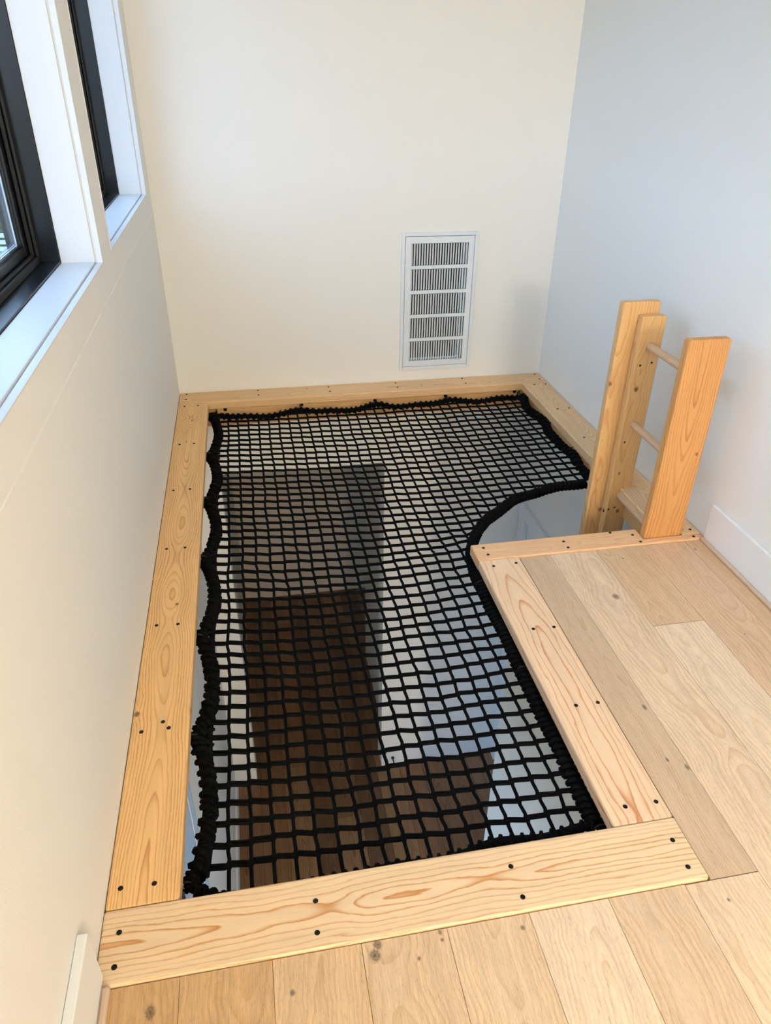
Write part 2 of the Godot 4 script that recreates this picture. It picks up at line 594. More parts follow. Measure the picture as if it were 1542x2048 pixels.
func make_window(called: String, r: Array, label: String, patio := false) -> void:
	var white := mat(Color(0.87, 0.885, 0.90) if patio == false else Color(0.50, 0.54, 0.58), 0.4)  # patio jamb dulled in its colour, where white came out too bright
	var black := mat(Color(0.07, 0.095, 0.12), 0.28)  # blue in the albedo stands in for sky reflected on the frame
	var rubber := mat(Color(0.03, 0.03, 0.03), 0.6)
	var o := group_node(called)
	struct(o, label, "window")
	var b := MB.new()
	ring(b, -0.014, 0.001, r, 0.0, 0.0035, 0.0005)
	put("casing", b, white, o)
	b = MB.new()
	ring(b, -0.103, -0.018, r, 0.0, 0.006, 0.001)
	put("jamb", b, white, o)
	b = MB.new()
	ring(b, -0.215, -0.1035, r, 0.0, 0.011, 0.001)
	put("frame", b, black, o)
	b = MB.new()
	ring(b, -0.156, -0.148, r, 0.011, 0.018, 0.002)
	ring(b, -0.168, -0.158, r, 0.011, 0.024, 0.002)
	put("gasket", b, rubber, o)
	b = MB.new()
	ring(b, -0.212, -0.170, r, 0.012, 0.046, 0.003)
	ring(b, -0.182, -0.176, r, 0.056, 0.008, 0.002)
	put("sash", b, black, o)
	b = MB.new()
	ring(b, -0.1885, -0.1845, r, 0.054, 0.009, 0.0005)
	ring(b, -0.1855, -0.1835, r, 0.066, 0.0025, 0.0005)
	put("spacer", b, mat(Color(0.80, 0.85, 0.90), 0.35, 0.3), o)
	var glass := mat(Color(0.97, 0.99, 1.0, 0.06), 0.02)
	glass.transparency = BaseMaterial3D.TRANSPARENCY_ALPHA
	b = MB.new()
	b.box(Vector3(-0.1905, r[1] + 0.05, r[0] + 0.05), Vector3(-0.1865, r[3] - 0.05, r[2] - 0.05))
	put("pane", b, glass, o)

func windows() -> void:
	make_window("window_1", WIN[0], "far black framed window in a deep white reveal, nearest the end wall")
	make_window("window_2", WIN[1], "near black framed window in a deep white reveal, at the left edge of view")
	make_window("window_3", WIN[2], "third black framed window, unseen, added just left of the viewer for daylight")  # unseen window added for daylight on the floor and ladder wall
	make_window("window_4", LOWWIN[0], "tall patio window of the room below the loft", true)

# ------------------------------------------------------------------ timber frame round the opening
var screw_mesh: ArrayMesh
var black_steel: StandardMaterial3D

func screws(parent: Node, pts: Array, y := 0.0) -> void:
	for p in pts:
		put("screw", screw_mesh, black_steel, parent, Vector3(p[0], y, p[1]))

func timber_frame() -> void:
	black_steel = mat(Color(0.03, 0.028, 0.026), 0.5, 0.3)
	var sc := MB.new()
	sc.lathe(PackedVector2Array([Vector2(0.0053, -0.004), Vector2(0.0053, 0.0003), Vector2(0.0046, 0.0012), Vector2(0.0018, 0.0010), Vector2(0.0013, 0.0002), Vector2(0.0, 0.0)]), 14)
	screw_mesh = sc.mesh()
	var o := group_node("net_frame")
	tag(o, "knotty pine timber frame screwed around the floor opening with the black net", "frame")
	var gold := Color(0.97, 0.79, 0.55)
	var gold_d := Color(0.79, 0.54, 0.30)
	var pink := Color(0.945, 0.82, 0.68)
	var pink_d := Color(0.82, 0.55, 0.37)
	var b := MB.new()
	# left board
	b.bar(Vector3(0.0015, -0.038, 0.1405), Vector3(0.14, 0, 2.617), 2, 0.005, 3)
	var t := wood(1792, 176, {"len": 2.48, "wid": 0.14, "seed": 3, "light": gold, "dark": gold_d, "ring": 0.0062, "py": 0.072, "pz": 0.012, "wander": 0.012, "line": 0.95,
		"bumps": [[0.16, 0.09, 0.03], [0.85, 0.22, 0.028], [1.30, 0.16, 0.03], [1.62, 0.10, 0.022], [2.05, 0.2, 0.02]], "knots": [[0.20, 0.075, 0.007], [1.55, 0.085, 0.006], [1.98, 0.012, 0.009], [0.42, 0.06, 0.005]], "streak": 0.04, "tone": 0.05})
	var p := put("board", b, timber(t, 0.45), o)
	p.set_meta("label", "long golden board along the window wall")
	screws(p, [[0.026, 2.577], [0.090, 2.578], [0.027, 2.178], [0.091, 2.176], [0.076, 2.154], [0.031, 1.779], [0.091, 1.783], [0.032, 1.383], [0.092, 1.385], [0.030, 0.984], [0.091, 0.983], [0.031, 0.584], [0.091, 0.584], [0.032, 0.172], [0.094, 0.17]])
	# back board
	b = MB.new()
	b.bar(Vector3(0.0015, -0.038, 0.0015), Vector3(W - 0.0015, 0, 0.138), 0, 0.005, 3)
	t = wood(1024, 128, {"len": 1.86, "wid": 0.14, "seed": 8, "light": Color(0.94, 0.78, 0.58), "dark": Color(0.79, 0.56, 0.34), "ring": 0.008, "py": 0.09, "pz": 0.02, "wander": 0.03, "line": 0.8, "knots": [[0.62, 0.04, 0.006], [1.2, 0.09, 0.005]], "streak": 0.04})
	p = put("board", b, timber(t, 0.5), o)
	p.set_meta("label", "board against the end wall under the grille")
	screws(p, [[0.034, 0.022], [0.034, 0.086], [0.38, 0.025], [0.381, 0.084], [0.732, 0.033], [0.732, 0.093], [1.076, 0.032], [1.074, 0.094], [1.431, 0.023], [1.431, 0.09], [1.83, 0.022], [1.83, 0.093]])
	# right board, notched round the near ladder rail
	b = MB.new()
	b.prism(PackedVector2Array([Vector2(1.722, 0.14), Vector2(W - 0.0015, 0.14), Vector2(W - 0.0015, 1.589), Vector2(1.7875, 1.589), Vector2(1.7875, 1.549), Vector2(1.722, 1.549)]), -0.038, 0.0, 0.004, false, Vector2(1.722, 0.14), Vector2(0.14, 1.45))
	t = wood(1024, 128, {"len": 1.45, "wid": 0.14, "seed": 21, "light": Color(0.935, 0.79, 0.60), "dark": Color(0.80, 0.57, 0.35), "ring": 0.009, "py": 0.08, "pz": 0.03, "wander": 0.05, "line": 0.85, "bumps": [[0.45, 0.2, -0.03], [1.0, 0.2, 0.03]], "streak": 0.04})
	p = put("board", b, timber(t, 0.5), o)
	p.set_meta("label", "board along the ladder wall")
	screws(p, [[1.776, 0.163], [1.835, 0.165], [1.774, 0.48], [1.833, 0.477], [1.770, 0.796], [1.835, 0.792], [1.775, 1.12], [1.835, 1.12], [1.832, 1.564]])
	# header board under the ladder
	b = MB.new()
	b.prism(PackedVector2Array([Vector2(1.041, 1.529), Vector2(1.6425, 1.527), Vector2(1.6425, 1.5905), Vector2(W - 0.0015, 1.5905), Vector2(W - 0.0015, 1.6205), Vector2(1.041, 1.6205)]), -0.038, 0.0, 0.0035, true, Vector2(1.04, 1.527), Vector2(0.82, 0.094))
	t = wood(768, 128, {"len": 0.82, "wid": 0.094, "seed": 33, "light": Color(0.93, 0.755, 0.58), "dark": Color(0.82, 0.58, 0.40), "ring": 0.007, "py": 0.045, "pz": 0.03, "wander": 0.05, "line": 0.7, "streak": 0.06})
	p = put("board", b, timber(t, 0.5), o)
	p.set_meta("label", "short pinkish header board the ladder stands on")
	screws(p, [[1.078, 1.554], [1.082, 1.594], [1.361, 1.562], [1.362, 1.599], [1.543, 1.537], [1.614, 1.563], [1.622, 1.607], [1.82, 1.607]])
	# platform edge board
	b = MB.new()
	b.bar(Vector3(1.041, -0.038, 1.622), Vector3(1.1805, 0, 2.617), 2, 0.006, 3)
	t = wood(1280, 160, {"len": 0.995, "wid": 0.14, "seed": 52, "light": pink, "dark": pink_d, "ring": 0.0135, "py": 0.072, "pz": 0.010, "wander": 0.012, "line": 1.0, "sharp": 0.62,
		"bumps": [[0.0, 0.32, 0.05], [0.62, 0.14, 0.008], [0.98, 0.1, 0.012]], "knots": [], "streak": 0.04, "waver": 0.007})
	p = put("board", b, timber(t, 0.48), o)
	p.set_meta("label", "pale board with cathedral grain along the platform edge")
	screws(p, [[1.080, 1.66], [1.158, 1.656], [1.098, 1.978], [1.160, 1.98], [1.101, 2.278], [1.160, 2.278], [1.088, 2.577], [1.161, 2.577]])
	# front board
	b = MB.new()
	b.bar(Vector3(0.0015, -0.038, 2.6185), Vector3(1.181, 0, 2.7587), 0, 0.005, 3)
	t = wood(1408, 176, {"len": 1.18, "wid": 0.14, "seed": 61, "light": Color(0.935, 0.825, 0.675), "dark": Color(0.80, 0.545, 0.32), "ring": 0.0105, "py": 0.07, "pz": 0.008, "wander": 0.008, "line": 1.0, "sharp": 0.58,
		"bumps": [[0.30, 0.16, 0.016], [0.43, 0.05, 0.012], [0.74, 0.09, 0.012], [1.02, 0.2, -0.006]], "knots": [], "streak": 0.04, "waver": 0.006})
	p = put("board", b, timber(t, 0.45), o)
	p.set_meta("label", "wide pale board nearest the viewer")
	screws(p, [[0.034, 2.665], [0.033, 2.727], [0.399, 2.669], [0.396, 2.730], [0.795, 2.667], [0.797, 2.732], [1.149, 2.670], [1.149, 2.731]])
	# ledgers below the boards carry the eye hooks
	var lt := timber(wood(512, 64, {"len": 1.8, "wid": 0.1, "seed": 71, "light": Color(0.86, 0.67, 0.44), "dark": Color(0.72, 0.48, 0.26), "ring": 0.009, "py": 0.05, "pz": 0.03, "wander": 0.04, "line": 0.7, "knots": [[1.05, 0.05, 0.006], [0.4, 0.03, 0.004]]}), 0.55)
	var hook := MB.new()       # ring of an eye hook standing out along +x
	var loop := PackedVector3Array()
	for k in 13:
		var a := TAU * k / 12.0
		loop.append(Vector3(0.028 + 0.014 * cos(a), 0.004 + 0.014 * sin(a), 0))
	hook.tube(loop, 0.0030, 6, true)
	hook.tube(PackedVector3Array([Vector3(0, 0, 0), Vector3(0.015, 0, 0)]), 0.003, 6)
	var hook_mesh := hook.mesh()
	var head := MB.new()
	head.lathe(PackedVector2Array([Vector2(0.009, -0.006), Vector2(0.009, 0.0015), Vector2(0.0065, 0.003), Vector2(0.0, 0.003)]), 16)
	var head_mesh := head.mesh()
	var iron := mat(Color(0.02, 0.02, 0.022), 0.45, 0.4)
	# [corner, corner, axis, hook turn, hooks]
	var led := [
		[Vector3(0.0015, -0.135, 0.002), Vector3(0.115, -0.040, 2.66), 2, 0.0, [0.2, 0.60, 0.99, 1.385, 1.79, 2.17, 2.56], 0.115],
		[Vector3(0.117, -0.135, 0.002), Vector3(1.753, -0.040, 0.118), 0, -PI / 2, [0.175, 0.580, 0.955, 1.320, 1.705], 0.118],
		[Vector3(1.755, -0.135, 0.002), Vector3(W - 0.0015, -0.040, 1.547), 2, PI, [0.19, 0.50, 0.80, 1.05], 1.755],
		[Vector3(1.062, -0.108, 1.604), Vector3(1.0985, -0.040, 2.66), 2, PI, [1.68, 2.08, 2.585], 1.062],
		[Vector3(0.117, -0.25, 2.641), Vector3(1.06, -0.040, 2.6785), 0, PI / 2, [0.2, 0.6, 1.0], 2.641],
		[Vector3(1.0625, -0.125, 1.565), Vector3(1.641, -0.040, 1.6025), 0, PI / 2, [], 1.565],
	]
	for l in led:
		b = MB.new()
		b.bar(l[0], l[1], l[2], 0.003, 2)
		p = put("ledger", b, lt, o)
		for h in l[4]:
			var at: Vector3 = Vector3(l[5], -0.058, h) if l[2] == 2 else Vector3(h, -0.058, l[5])
			var e := put("eye_hook", hook_mesh, iron, p, at)
			e.rotation.y = l[3]
	for x in [0.215, 0.586, 0.955, 1.32, 1.69]:
		var e := put("bolt", head_mesh, iron, o.get_node("ledger2") if o.has_node("ledger2") else p, Vector3(x, -0.0505, 0.118))
		e.rotation.x = PI / 2
	for z in [0.26, 0.55, 0.85]:
		var e := put("bolt", head_mesh, iron, o.get_node("ledger3") if o.has_node("ledger3") else p, Vector3(1.755, -0.0525, z))
		e.rotation.z = PI / 2
		e.scale = Vector3.ONE * 0.6

# ------------------------------------------------------------------ ladder
func ladder() -> void:
	var o := group_node("ladder", Vector3(1.715, LOW, 1.4))
	tag(o, "cedar ladder with round rungs rising through the floor opening at the right wall", "ladder")
	var base := o.position
	var knot := Color(0.34, 0.20, 0.12)
	var tn := wood(1024, 128, {"len": 3.6, "wid": 0.14, "seed": 81, "light": Color(0.86, 0.635, 0.39), "dark": Color(0.70, 0.44, 0.21), "ring": 0.008, "py": 0.065, "pz": 0.012, "wander": 0.02, "line": 0.9, "bumps": [[3.0, 0.35, 0.03]], "knots": [[3.22, 0.122, 0.006]], "streak": 0.05, "knot": knot})
	var ts := wood(1024, 96, {"len": 3.6, "wid": 0.09, "seed": 84, "light": Color(0.90, 0.72, 0.48), "dark": Color(0.76, 0.52, 0.29), "ring": 0.009, "py": 0.05, "pz": 0.03, "wander": 0.04, "line": 0.6, "knots": [[3.34, 0.03, 0.010], [2.83, 0.055, 0.009], [3.0, 0.03, 0.006]], "streak": 0.05, "knot": knot})
	var tt := wood(1024, 128, {"len": 3.64, "wid": 0.14, "seed": 87, "light": Color(0.91, 0.73, 0.50), "dark": Color(0.78, 0.53, 0.30), "ring": 0.010, "py": 0.03, "pz": 0.03, "wander": 0.04, "line": 0.7, "knots": [[3.55, 0.11, 0.008], [2.82, 0.06, 0.009], [3.35, 0.005, 0.009]], "streak": 0.05, "knot": knot})
	var bark := MB.new()
	var add := func(called: String, a: Vector3, c: Vector3, tex: Texture2D) -> MeshInstance3D:
		var b := MB.new()
		b.bar(a - base, c - base, 1, 0.007, 3, 2)
		return put(called, b, timber(tex, 0.5), o)
	var near: MeshInstance3D = add.call("rail", Vector3(1.645, LOW, 1.5525), Vector3(1.785, 0.697, 1.5885), tn)
	near.set_meta("label", "wide orange rail nearest the viewer")
	var far: MeshInstance3D = add.call("rail", Vector3(1.677, LOW, 1.2125), Vector3(1.767, 0.668, 1.25), ts)
	far.set_meta("label", "narrow knotty rail at the far side")
	var tall: MeshInstance3D = add.call("post", Vector3(1.618, LOW, 1.177), Vector3(1.758, 0.708, 1.2115), tt)
	tall.set_meta("label", "taller knotty post backing the far rail")
	var tr := timber(wood(256, 64, {"len": 0.34, "wid": 0.09, "seed": 90, "light": Color(0.87, 0.72, 0.57), "dark": Color(0.76, 0.58, 0.43), "ring": 0.006, "py": 0.045, "pz": 0.04, "wander": 0.02, "line": 0.7, "streak": 0.06}), 0.55)
	var y := 0.565
	while y > LOW + 0.15:
		var b := MB.new()
		var path := PackedVector3Array()
		for k in 5:
			path.append(Vector3(1.722, y, lerpf(1.245, 1.558, k / 4.0)) - base)
		b.tube(path, 0.0135, 16, false, 0.31)
		put("rung", b, tr, o)
		y -= 0.2965
	for s in [[1.70, 0.497], [1.742, 0.505], [1.70, 0.20], [1.688, -0.09], [1.712, -0.083]]:
		var e := put("screw", screw_mesh, black_steel, far, Vector3(s[0], s[1], 1.25) - base)
		e.rotation.x = PI / 2
		e.scale = Vector3.ONE * 0.75
	var e2 := put("screw", screw_mesh, black_steel, far, Vector3(1.677, -0.105, 1.235) - base)
	e2.rotation.z = PI / 2

# ------------------------------------------------------------------ net
func smooth(pts: Array, y: float, step := 0.007) -> PackedVector3Array:   # Catmull-Rom through x,z points
	var out := PackedVector3Array()
	for k in pts.size() - 1:
		var p0: Vector2 = pts[maxi(k - 1, 0)]
		var p1: Vector2 = pts[k]
		var p2: Vector2 = pts[k + 1]
		var p3: Vector2 = pts[mini(k + 2, pts.size() - 1)]
		var cnt := maxi(1, int(p1.distance_to(p2) / step))
		for q in cnt:
			var c := p1.cubic_interpolate(p2, p0, p3, float(q) / cnt)
			out.append(Vector3(c.x, y, c.y))
	var l: Vector2 = pts[-1]
	out.append(Vector3(l.x, y, l.y))
	return out

func coil(b: MB, path: PackedVector3Array, core: float, r: float, pitch: float, seed: int) -> void:
	var rng := RandomNumberGenerator.new()
	rng.seed = seed
	var out := PackedVector3Array()
	var ph := 0.0
	var wob := 0.0
	var pf := 1.0
	for k in path.size() - 1:
		var a := path[k]
		var c := path[k + 1]
		var t := (c - a).normalized()
		var side := t.cross(Vector3.UP).normalized()
		var up := side.cross(t)
		var l := a.distance_to(c)
		var turns := l / (pitch * pf)
		var st := maxi(1, int(ceil(turns * 11.0)))
		for q in st:
			var f := float(q) / st
			var an := ph + turns * f * TAU
			wob = lerpf(wob, rng.randf_range(-1.0, 1.0), 0.10)
			var rad := core * (1.0 + 0.28 * wob)
			out.append(a.lerp(c, f) + side * cos(an) * rad + up * sin(an) * rad * 0.9)
		ph += turns * TAU
		pf = lerpf(pf, rng.randf_range(0.6, 1.5), 0.12)
	b.tube(out, r, 5, false, 0.006)

func net() -> void:
	var o := group_node("cargo_net")
	tag(o, "black rope cargo net with a thick bound edge stretched across the floor opening", "net")
	var rope := mat(Color(0.032, 0.035, 0.041), 0.7)
	rope.normal_enabled = true
	rope.normal_texture = strand
	rope.normal_scale = 0.7
	rope.metallic_specular = 0.22
	var cord := mat(Color(0.034, 0.037, 0.043), 0.75)
	cord.metallic_specular = 0.2
	cord.normal_enabled = true
	cord.normal_texture = strand
	cord.normal_scale = 0.5
	var Y := -0.062
	var V := func(x: float, z: float) -> Vector2: return Vector2(x, z)
	# edge, counted round from the far left corner
	var left := []
	var hk := [0.165, 0.60, 0.99, 1.385, 1.79, 2.17, 2.56]
	for k in hk.size() - 1:
		var z0: float = hk[k]
		var z1: float = hk[k + 1]
		left.append(V.call(0.149, z0))
		left.append(V.call(0.166, lerpf(z0, z1, 0.14)))
		left.append(V.call(0.180, lerpf(z0, z1, 0.34)))
		left.append(V.call(0.185, lerpf(z0, z1, 0.52)))
		left.append(V.call(0.180, lerpf(z0, z1, 0.68)))
		left.append(V.call(0.166, lerpf(z0, z1, 0.87)))
	left.append(V.call(0.150, 2.56))
	var near := [V.call(0.150, 2.56), V.call(0.19, 2.583), V.call(0.24, 2.598), V.call(0.36, 2.602), V.call(0.46, 2.592), V.call(0.56, 2.590), V.call(0.66, 2.592), V.call(0.74, 2.582), V.call(0.80, 2.574), V.call(0.90, 2.577), V.call(0.98, 2.571), V.call(1.030, 2.568)]
	var arc := []
	for q in ARC:
		arc.append(V.call(q[0], q[1]))
	var rr := [V.call(1.700, 1.03), V.call(1.698, 0.93), V.call(1.708, 0.82), V.call(1.692, 0.68), V.call(1.692, 0.60), V.call(1.712, 0.50), V.call(1.696, 0.38), V.call(1.694, 0.28), V.call(1.722, 0.165)]
	var back := [V.call(1.722, 0.165), V.call(1.66, 0.165), V.call(1.52, 0.18), V.call(1.40, 0.175), V.call(1.320, 0.152), V.call(1.24, 0.175), V.call(1.13, 0.19), V.call(1.03, 0.178), V.call(0.955, 0.152), V.call(0.87, 0.18), V.call(0.76, 0.197), V.call(0.66, 0.184), V.call(0.580, 0.156), V.call(0.49, 0.188), V.call(0.37, 0.202), V.call(0.26, 0.190), V.call(0.175, 0.155), V.call(0.149, 0.165)]
	var parts := [left, near, arc, rr, back]
	var loop := PackedVector2Array()
	var idx := 0
	for pl in parts:
		var path := smooth(pl, Y)
		for q in path:
			loop.append(Vector2(q.x, q.z))
		var wave := PackedVector3Array()
		for k in path.size():
			wave.append(path[k] + Vector3(0, 0.004 * sin(k * 0.21 + idx), 0))
		var b := MB.new()
		b.tube(wave, [0.0145, 0.0105, 0.0135, 0.0125, 0.0110][idx], 8, false, 0.02)
		put("border_rope", b, rope, o)
		b = MB.new()
		if idx == 2:
			coil(b, wave, 0.0158, 0.0070, 0.0175, 40 + idx)
		elif idx == 4:
			coil(b, wave, 0.0125, 0.0062, 0.027, 40 + idx)
		elif idx == 1:
			coil(b, wave, 0.0115, 0.0055, 0.022, 40 + idx)
		else:
			coil(b, wave, 0.0165, 0.0072, 0.031, 40 + idx)
			coil(b, wave, 0.0170, 0.0055, 0.057, 60 + idx)
		put("lashing", b, rope, o)
		idx += 1
	# selvedge cord beside the left edge, leaving small gaps at the hooks
	var sel := MB.new()
	var sp := []
	for z in [0.19, 0.4, 0.6, 0.8, 0.99, 1.2, 1.385, 1.6, 1.79, 2.0, 2.17, 2.38, 2.54]:
		sp.append(V.call(0.192 if fposmod(sp.size(), 2) == 1 else 0.181, z))
	sel.tube(smooth(sp, Y), 0.0085, 7, false, 0.02)
	put("selvedge_cord", sel, rope, o)
	# short ties from the edge to the hooks
	var ties := [[Vector3(0.149, Y, 0.165), Vector3(0.135, -0.058, 0.2)], [Vector3(1.036, Y, 2.578), Vector3(1.045, -0.056, 2.60)], [Vector3(1.722, Y, 0.165), Vector3(1.735, -0.058, 0.185)], [Vector3(1.700, Y, 1.03), Vector3(1.735, -0.058, 1.05)]]
	for t in ties:
		var b := MB.new()
		var d: Vector3 = t[1] - t[0]
		var pth := PackedVector3Array()
		for k in 40:
			var f := k / 39.0
			pth.append(t[0] + d * f + Vector3(0, sin(f * TAU * 5.0) * 0.008, cos(f * TAU * 5.0) * 0.009))
		b.tube(pth, 0.005, 6, false, 0.006)
		put("hook_tie", b, rope, o)
	for k in range(1, 6):
		for dz in [-0.012, 0.010]:
			var b := MB.new()
			b.tube(PackedVector3Array([Vector3(0.192, Y, hk[k] + dz * 2.4), Vector3(0.168, Y + 0.012, hk[k] + dz), Vector3(0.137, -0.052, hk[k] + dz * 1.2), Vector3(0.120, -0.058, hk[k] + dz)]), 0.005, 6, false, 0.006)
			put("hook_tie", b, rope, o)
	# mesh of the net
	var ns := FastNoiseLite.new()
	ns.seed = 17
	ns.frequency = 1.0
	var xs := []
	for k in 32:
		xs.append(0.2285 + 0.0472 * k)
	var zs := []
	for k in 47:
		zs.append(2.522 - 0.0507 * k)
	var cross := func(horizontal: bool, c: float) -> Vector2:      # extent of the net along a line
		var lo := 1e9
		var hi := -1e9
		for k in loop.size():
			var a := loop[k]
			var e := loop[(k + 1) % loop.size()]
			var fa := (a.y if horizontal else a.x) - c
			var fe := (e.y if horizontal else e.x) - c
			if (fa < 0.0) != (fe < 0.0):
				var t := fa / (fa - fe)
				var hit := lerpf(a.x, e.x, t) if horizontal else lerpf(a.y, e.y, t)
				lo = minf(lo, hit)
				hi = maxf(hi, hit)
		return Vector2(lo, hi)
	var lay := func(x: float, z: float) -> Vector3:
		var u := clampf((x - 0.17) / (lerpf(1.53, 0.87, smoothstep(1.0, 1.6, z))), 0.0, 1.0)
		var w := clampf((z - 0.17) / 2.4, 0.0, 1.0)
		var sag := 0.030 * sin(PI * u) * pow(sin(PI * w), 0.6)
		return Vector3(x + ns.get_noise_2d(x * 5.0, z * 4.0) * 0.006, Y - sag, z + ns.get_noise_2d(x * 5.0 + 40.0, z * 4.0) * 0.010)
	for z in zs:
		var e: Vector2 = cross.call(true, z)
		if e.y < e.x + 0.06:
			continue
		var mid := PackedVector3Array()
		mid.append(Vector3(e.x, Y, z))
		for x in xs:
			if x > e.x + 0.022 and x < e.y - 0.016:
				mid.append(lay.call(x, z))
		mid.append(Vector3(e.y, Y, z))
		var b := MB.new()
		for s in [-1.0, 1.0]:
			var pth := PackedVector3Array()
			for k in mid.size():
				var g := 0.0032 if k > 2 else 0.0046
				pth.append(mid[k] + Vector3(0, s * 0.0006, s * 0.0022))
				if k < mid.size() - 1:
					for f in [0.13, 0.32, 0.68, 0.87]:
						pth.append(mid[k].lerp(mid[k + 1], f) + Vector3(0, s * 0.0006, s * g + lerpf(-0.0030, 0.0030, f)))
			b.tube(pth, 0.0041, 6, false, 0.006)
		for k in range(1, mid.size() - 1):
			b.blob(mid[k], Vector3(0.0085, 0.0055, 0.0118))
		put("cross_cord", b, cord, o)
	for x in xs:
		var e: Vector2 = cross.call(false, x)
		if e.y < e.x + 0.06:
			continue
		if x > 1.0 and x < 1.12:      # where the edge doubles back take only the stretch behind the curve
			pass
		var pth := PackedVector3Array()
		var rows := []
		for z in zs:
			if z > e.x + 0.016 and z < e.y - 0.012:
				rows.append(z)
		rows.sort()
		pth.append(Vector3(x, Y, e.x))
		for z in rows:
			var c: Vector3 = lay.call(x, z)
			pth.append(c + Vector3(0.0006, 0, -0.014))
			pth.append(c)
			pth.append(c + Vector3(-0.0006, 0, 0.014))
		pth.append(Vector3(x, Y, e.y))
		var b := MB.new()
		b.tube(pth, 0.0045, 7, false, 0.006)
		put("long_cord", b, cord, o)

const ARC := [[1.030, 2.568], [1.033, 2.516], [1.033, 2.461], [1.032, 2.402], [1.035, 2.324], [1.034, 2.240], [1.032, 2.130], [1.037, 1.999], [1.037, 1.887], [1.035, 1.765], [1.035, 1.658], [1.048, 1.531], [1.076, 1.442], [1.127, 1.351], [1.222, 1.250], [1.355, 1.154], [1.499, 1.105], [1.664, 1.082]]

# ------------------------------------------------------------------ return air grille
func grille() -> void:
	var o := group_node("air_grille", Vector3(1.285, 0.39, 0.0))
	tag(o, "white louvred return air grille on the end wall above the back board", "grille")
	var enamel := mat(Color(0.90, 0.925, 0.945), 0.4)
	var x0 := -0.186
	var x1 := 0.186
	var y0 := -0.334
	var y1 := 0.334
	var b := MB.new()
	for s in [[x0, y0, x0 + 0.017, y1, 1], [x1 - 0.017, y0, x1, y1, 1]]:
		b.bar(Vector3(s[0], s[1], 0), Vector3(s[2], s[3], 0.008), 1, 0.0025, 2, 2)
	for s in [[x0 + 0.017, y0, x1 - 0.017, y0 + 0.017], [x0 + 0.017, y1 - 0.017, x1 - 0.017, y1]]:
		b.bar(Vector3(s[0], s[1], 0), Vector3(s[2], s[3], 0.008), 0, 0.0025, 2, 2)
	put("outer_frame", b, enamel, o)
	# hinged face plate, pierced with five rows of slots
	var px0 := x0 + 0.019
	var px1 := x1 - 0.019
	var py0 := y0 + 0.019
	var py1 := y1 - 0.019
	var sx0 := px0 + 0.027
	var sx1 := px1 - 0.027
	var holes := []
	var rows := []
	var top := py1 - 0.030
	for k in 5:
		var hh := 0.101
		rows.append([top - hh, top])
		holes.append([sx0, top - hh, sx1, top])
		top -= hh + 0.0165
	b = MB.new()
	b.slab(2, 0.001, 0.0065, [px0, py0, px1, py1], holes)
	put("face_plate", b, enamel, o)
	var n := 22
	for rw in rows:
		for k in n:
			var cx := lerpf(sx0, sx1, (k + 0.5) / n)
			var bb := MB.new()
			# a slanted blade, its lips pressed flat into the plate at both ends
			var hw := 0.0042
			var ya: float = rw[0]
			var yb: float = rw[1]
			var pts := [Vector2(-0.0061, 0.0065), Vector2(0.0012, 0.0030), Vector2(0.0048, -0.007)]
			for j in 2:
				var a: Vector2 = pts[j]
				var c: Vector2 = pts[j + 1]
				var dn := Vector3(-(c.y - a.y), 0, c.x - a.x).normalized()
				var th := dn * 0.0004
				for sd in [1.0, -1.0]:
					bb.quad(Vector3(cx + a.x, ya, a.y) + th * sd, Vector3(cx + c.x, ya + 0.004, c.y) + th * sd, Vector3(cx + c.x, yb - 0.004, c.y) + th * sd, Vector3(cx + a.x, yb, a.y) + th * sd, dn * sd)
			put("louvre", bb, enamel, o)
	b = MB.new()
	for y in [0.18, -0.21]:
		b.bar(Vector3(px0 - 0.004, y, 0.006), Vector3(px0 + 0.006, y + 0.016, 0.012), 1, 0.002, 2, 2)
	put("latch", b, enamel, o)
	b = MB.new()
	b.box(Vector3(-0.152, -0.318, -0.135), Vector3(0.152, 0.318, -0.125))
	put("duct", b, mat(Color(0.16, 0.19, 0.23), 0.9), o)

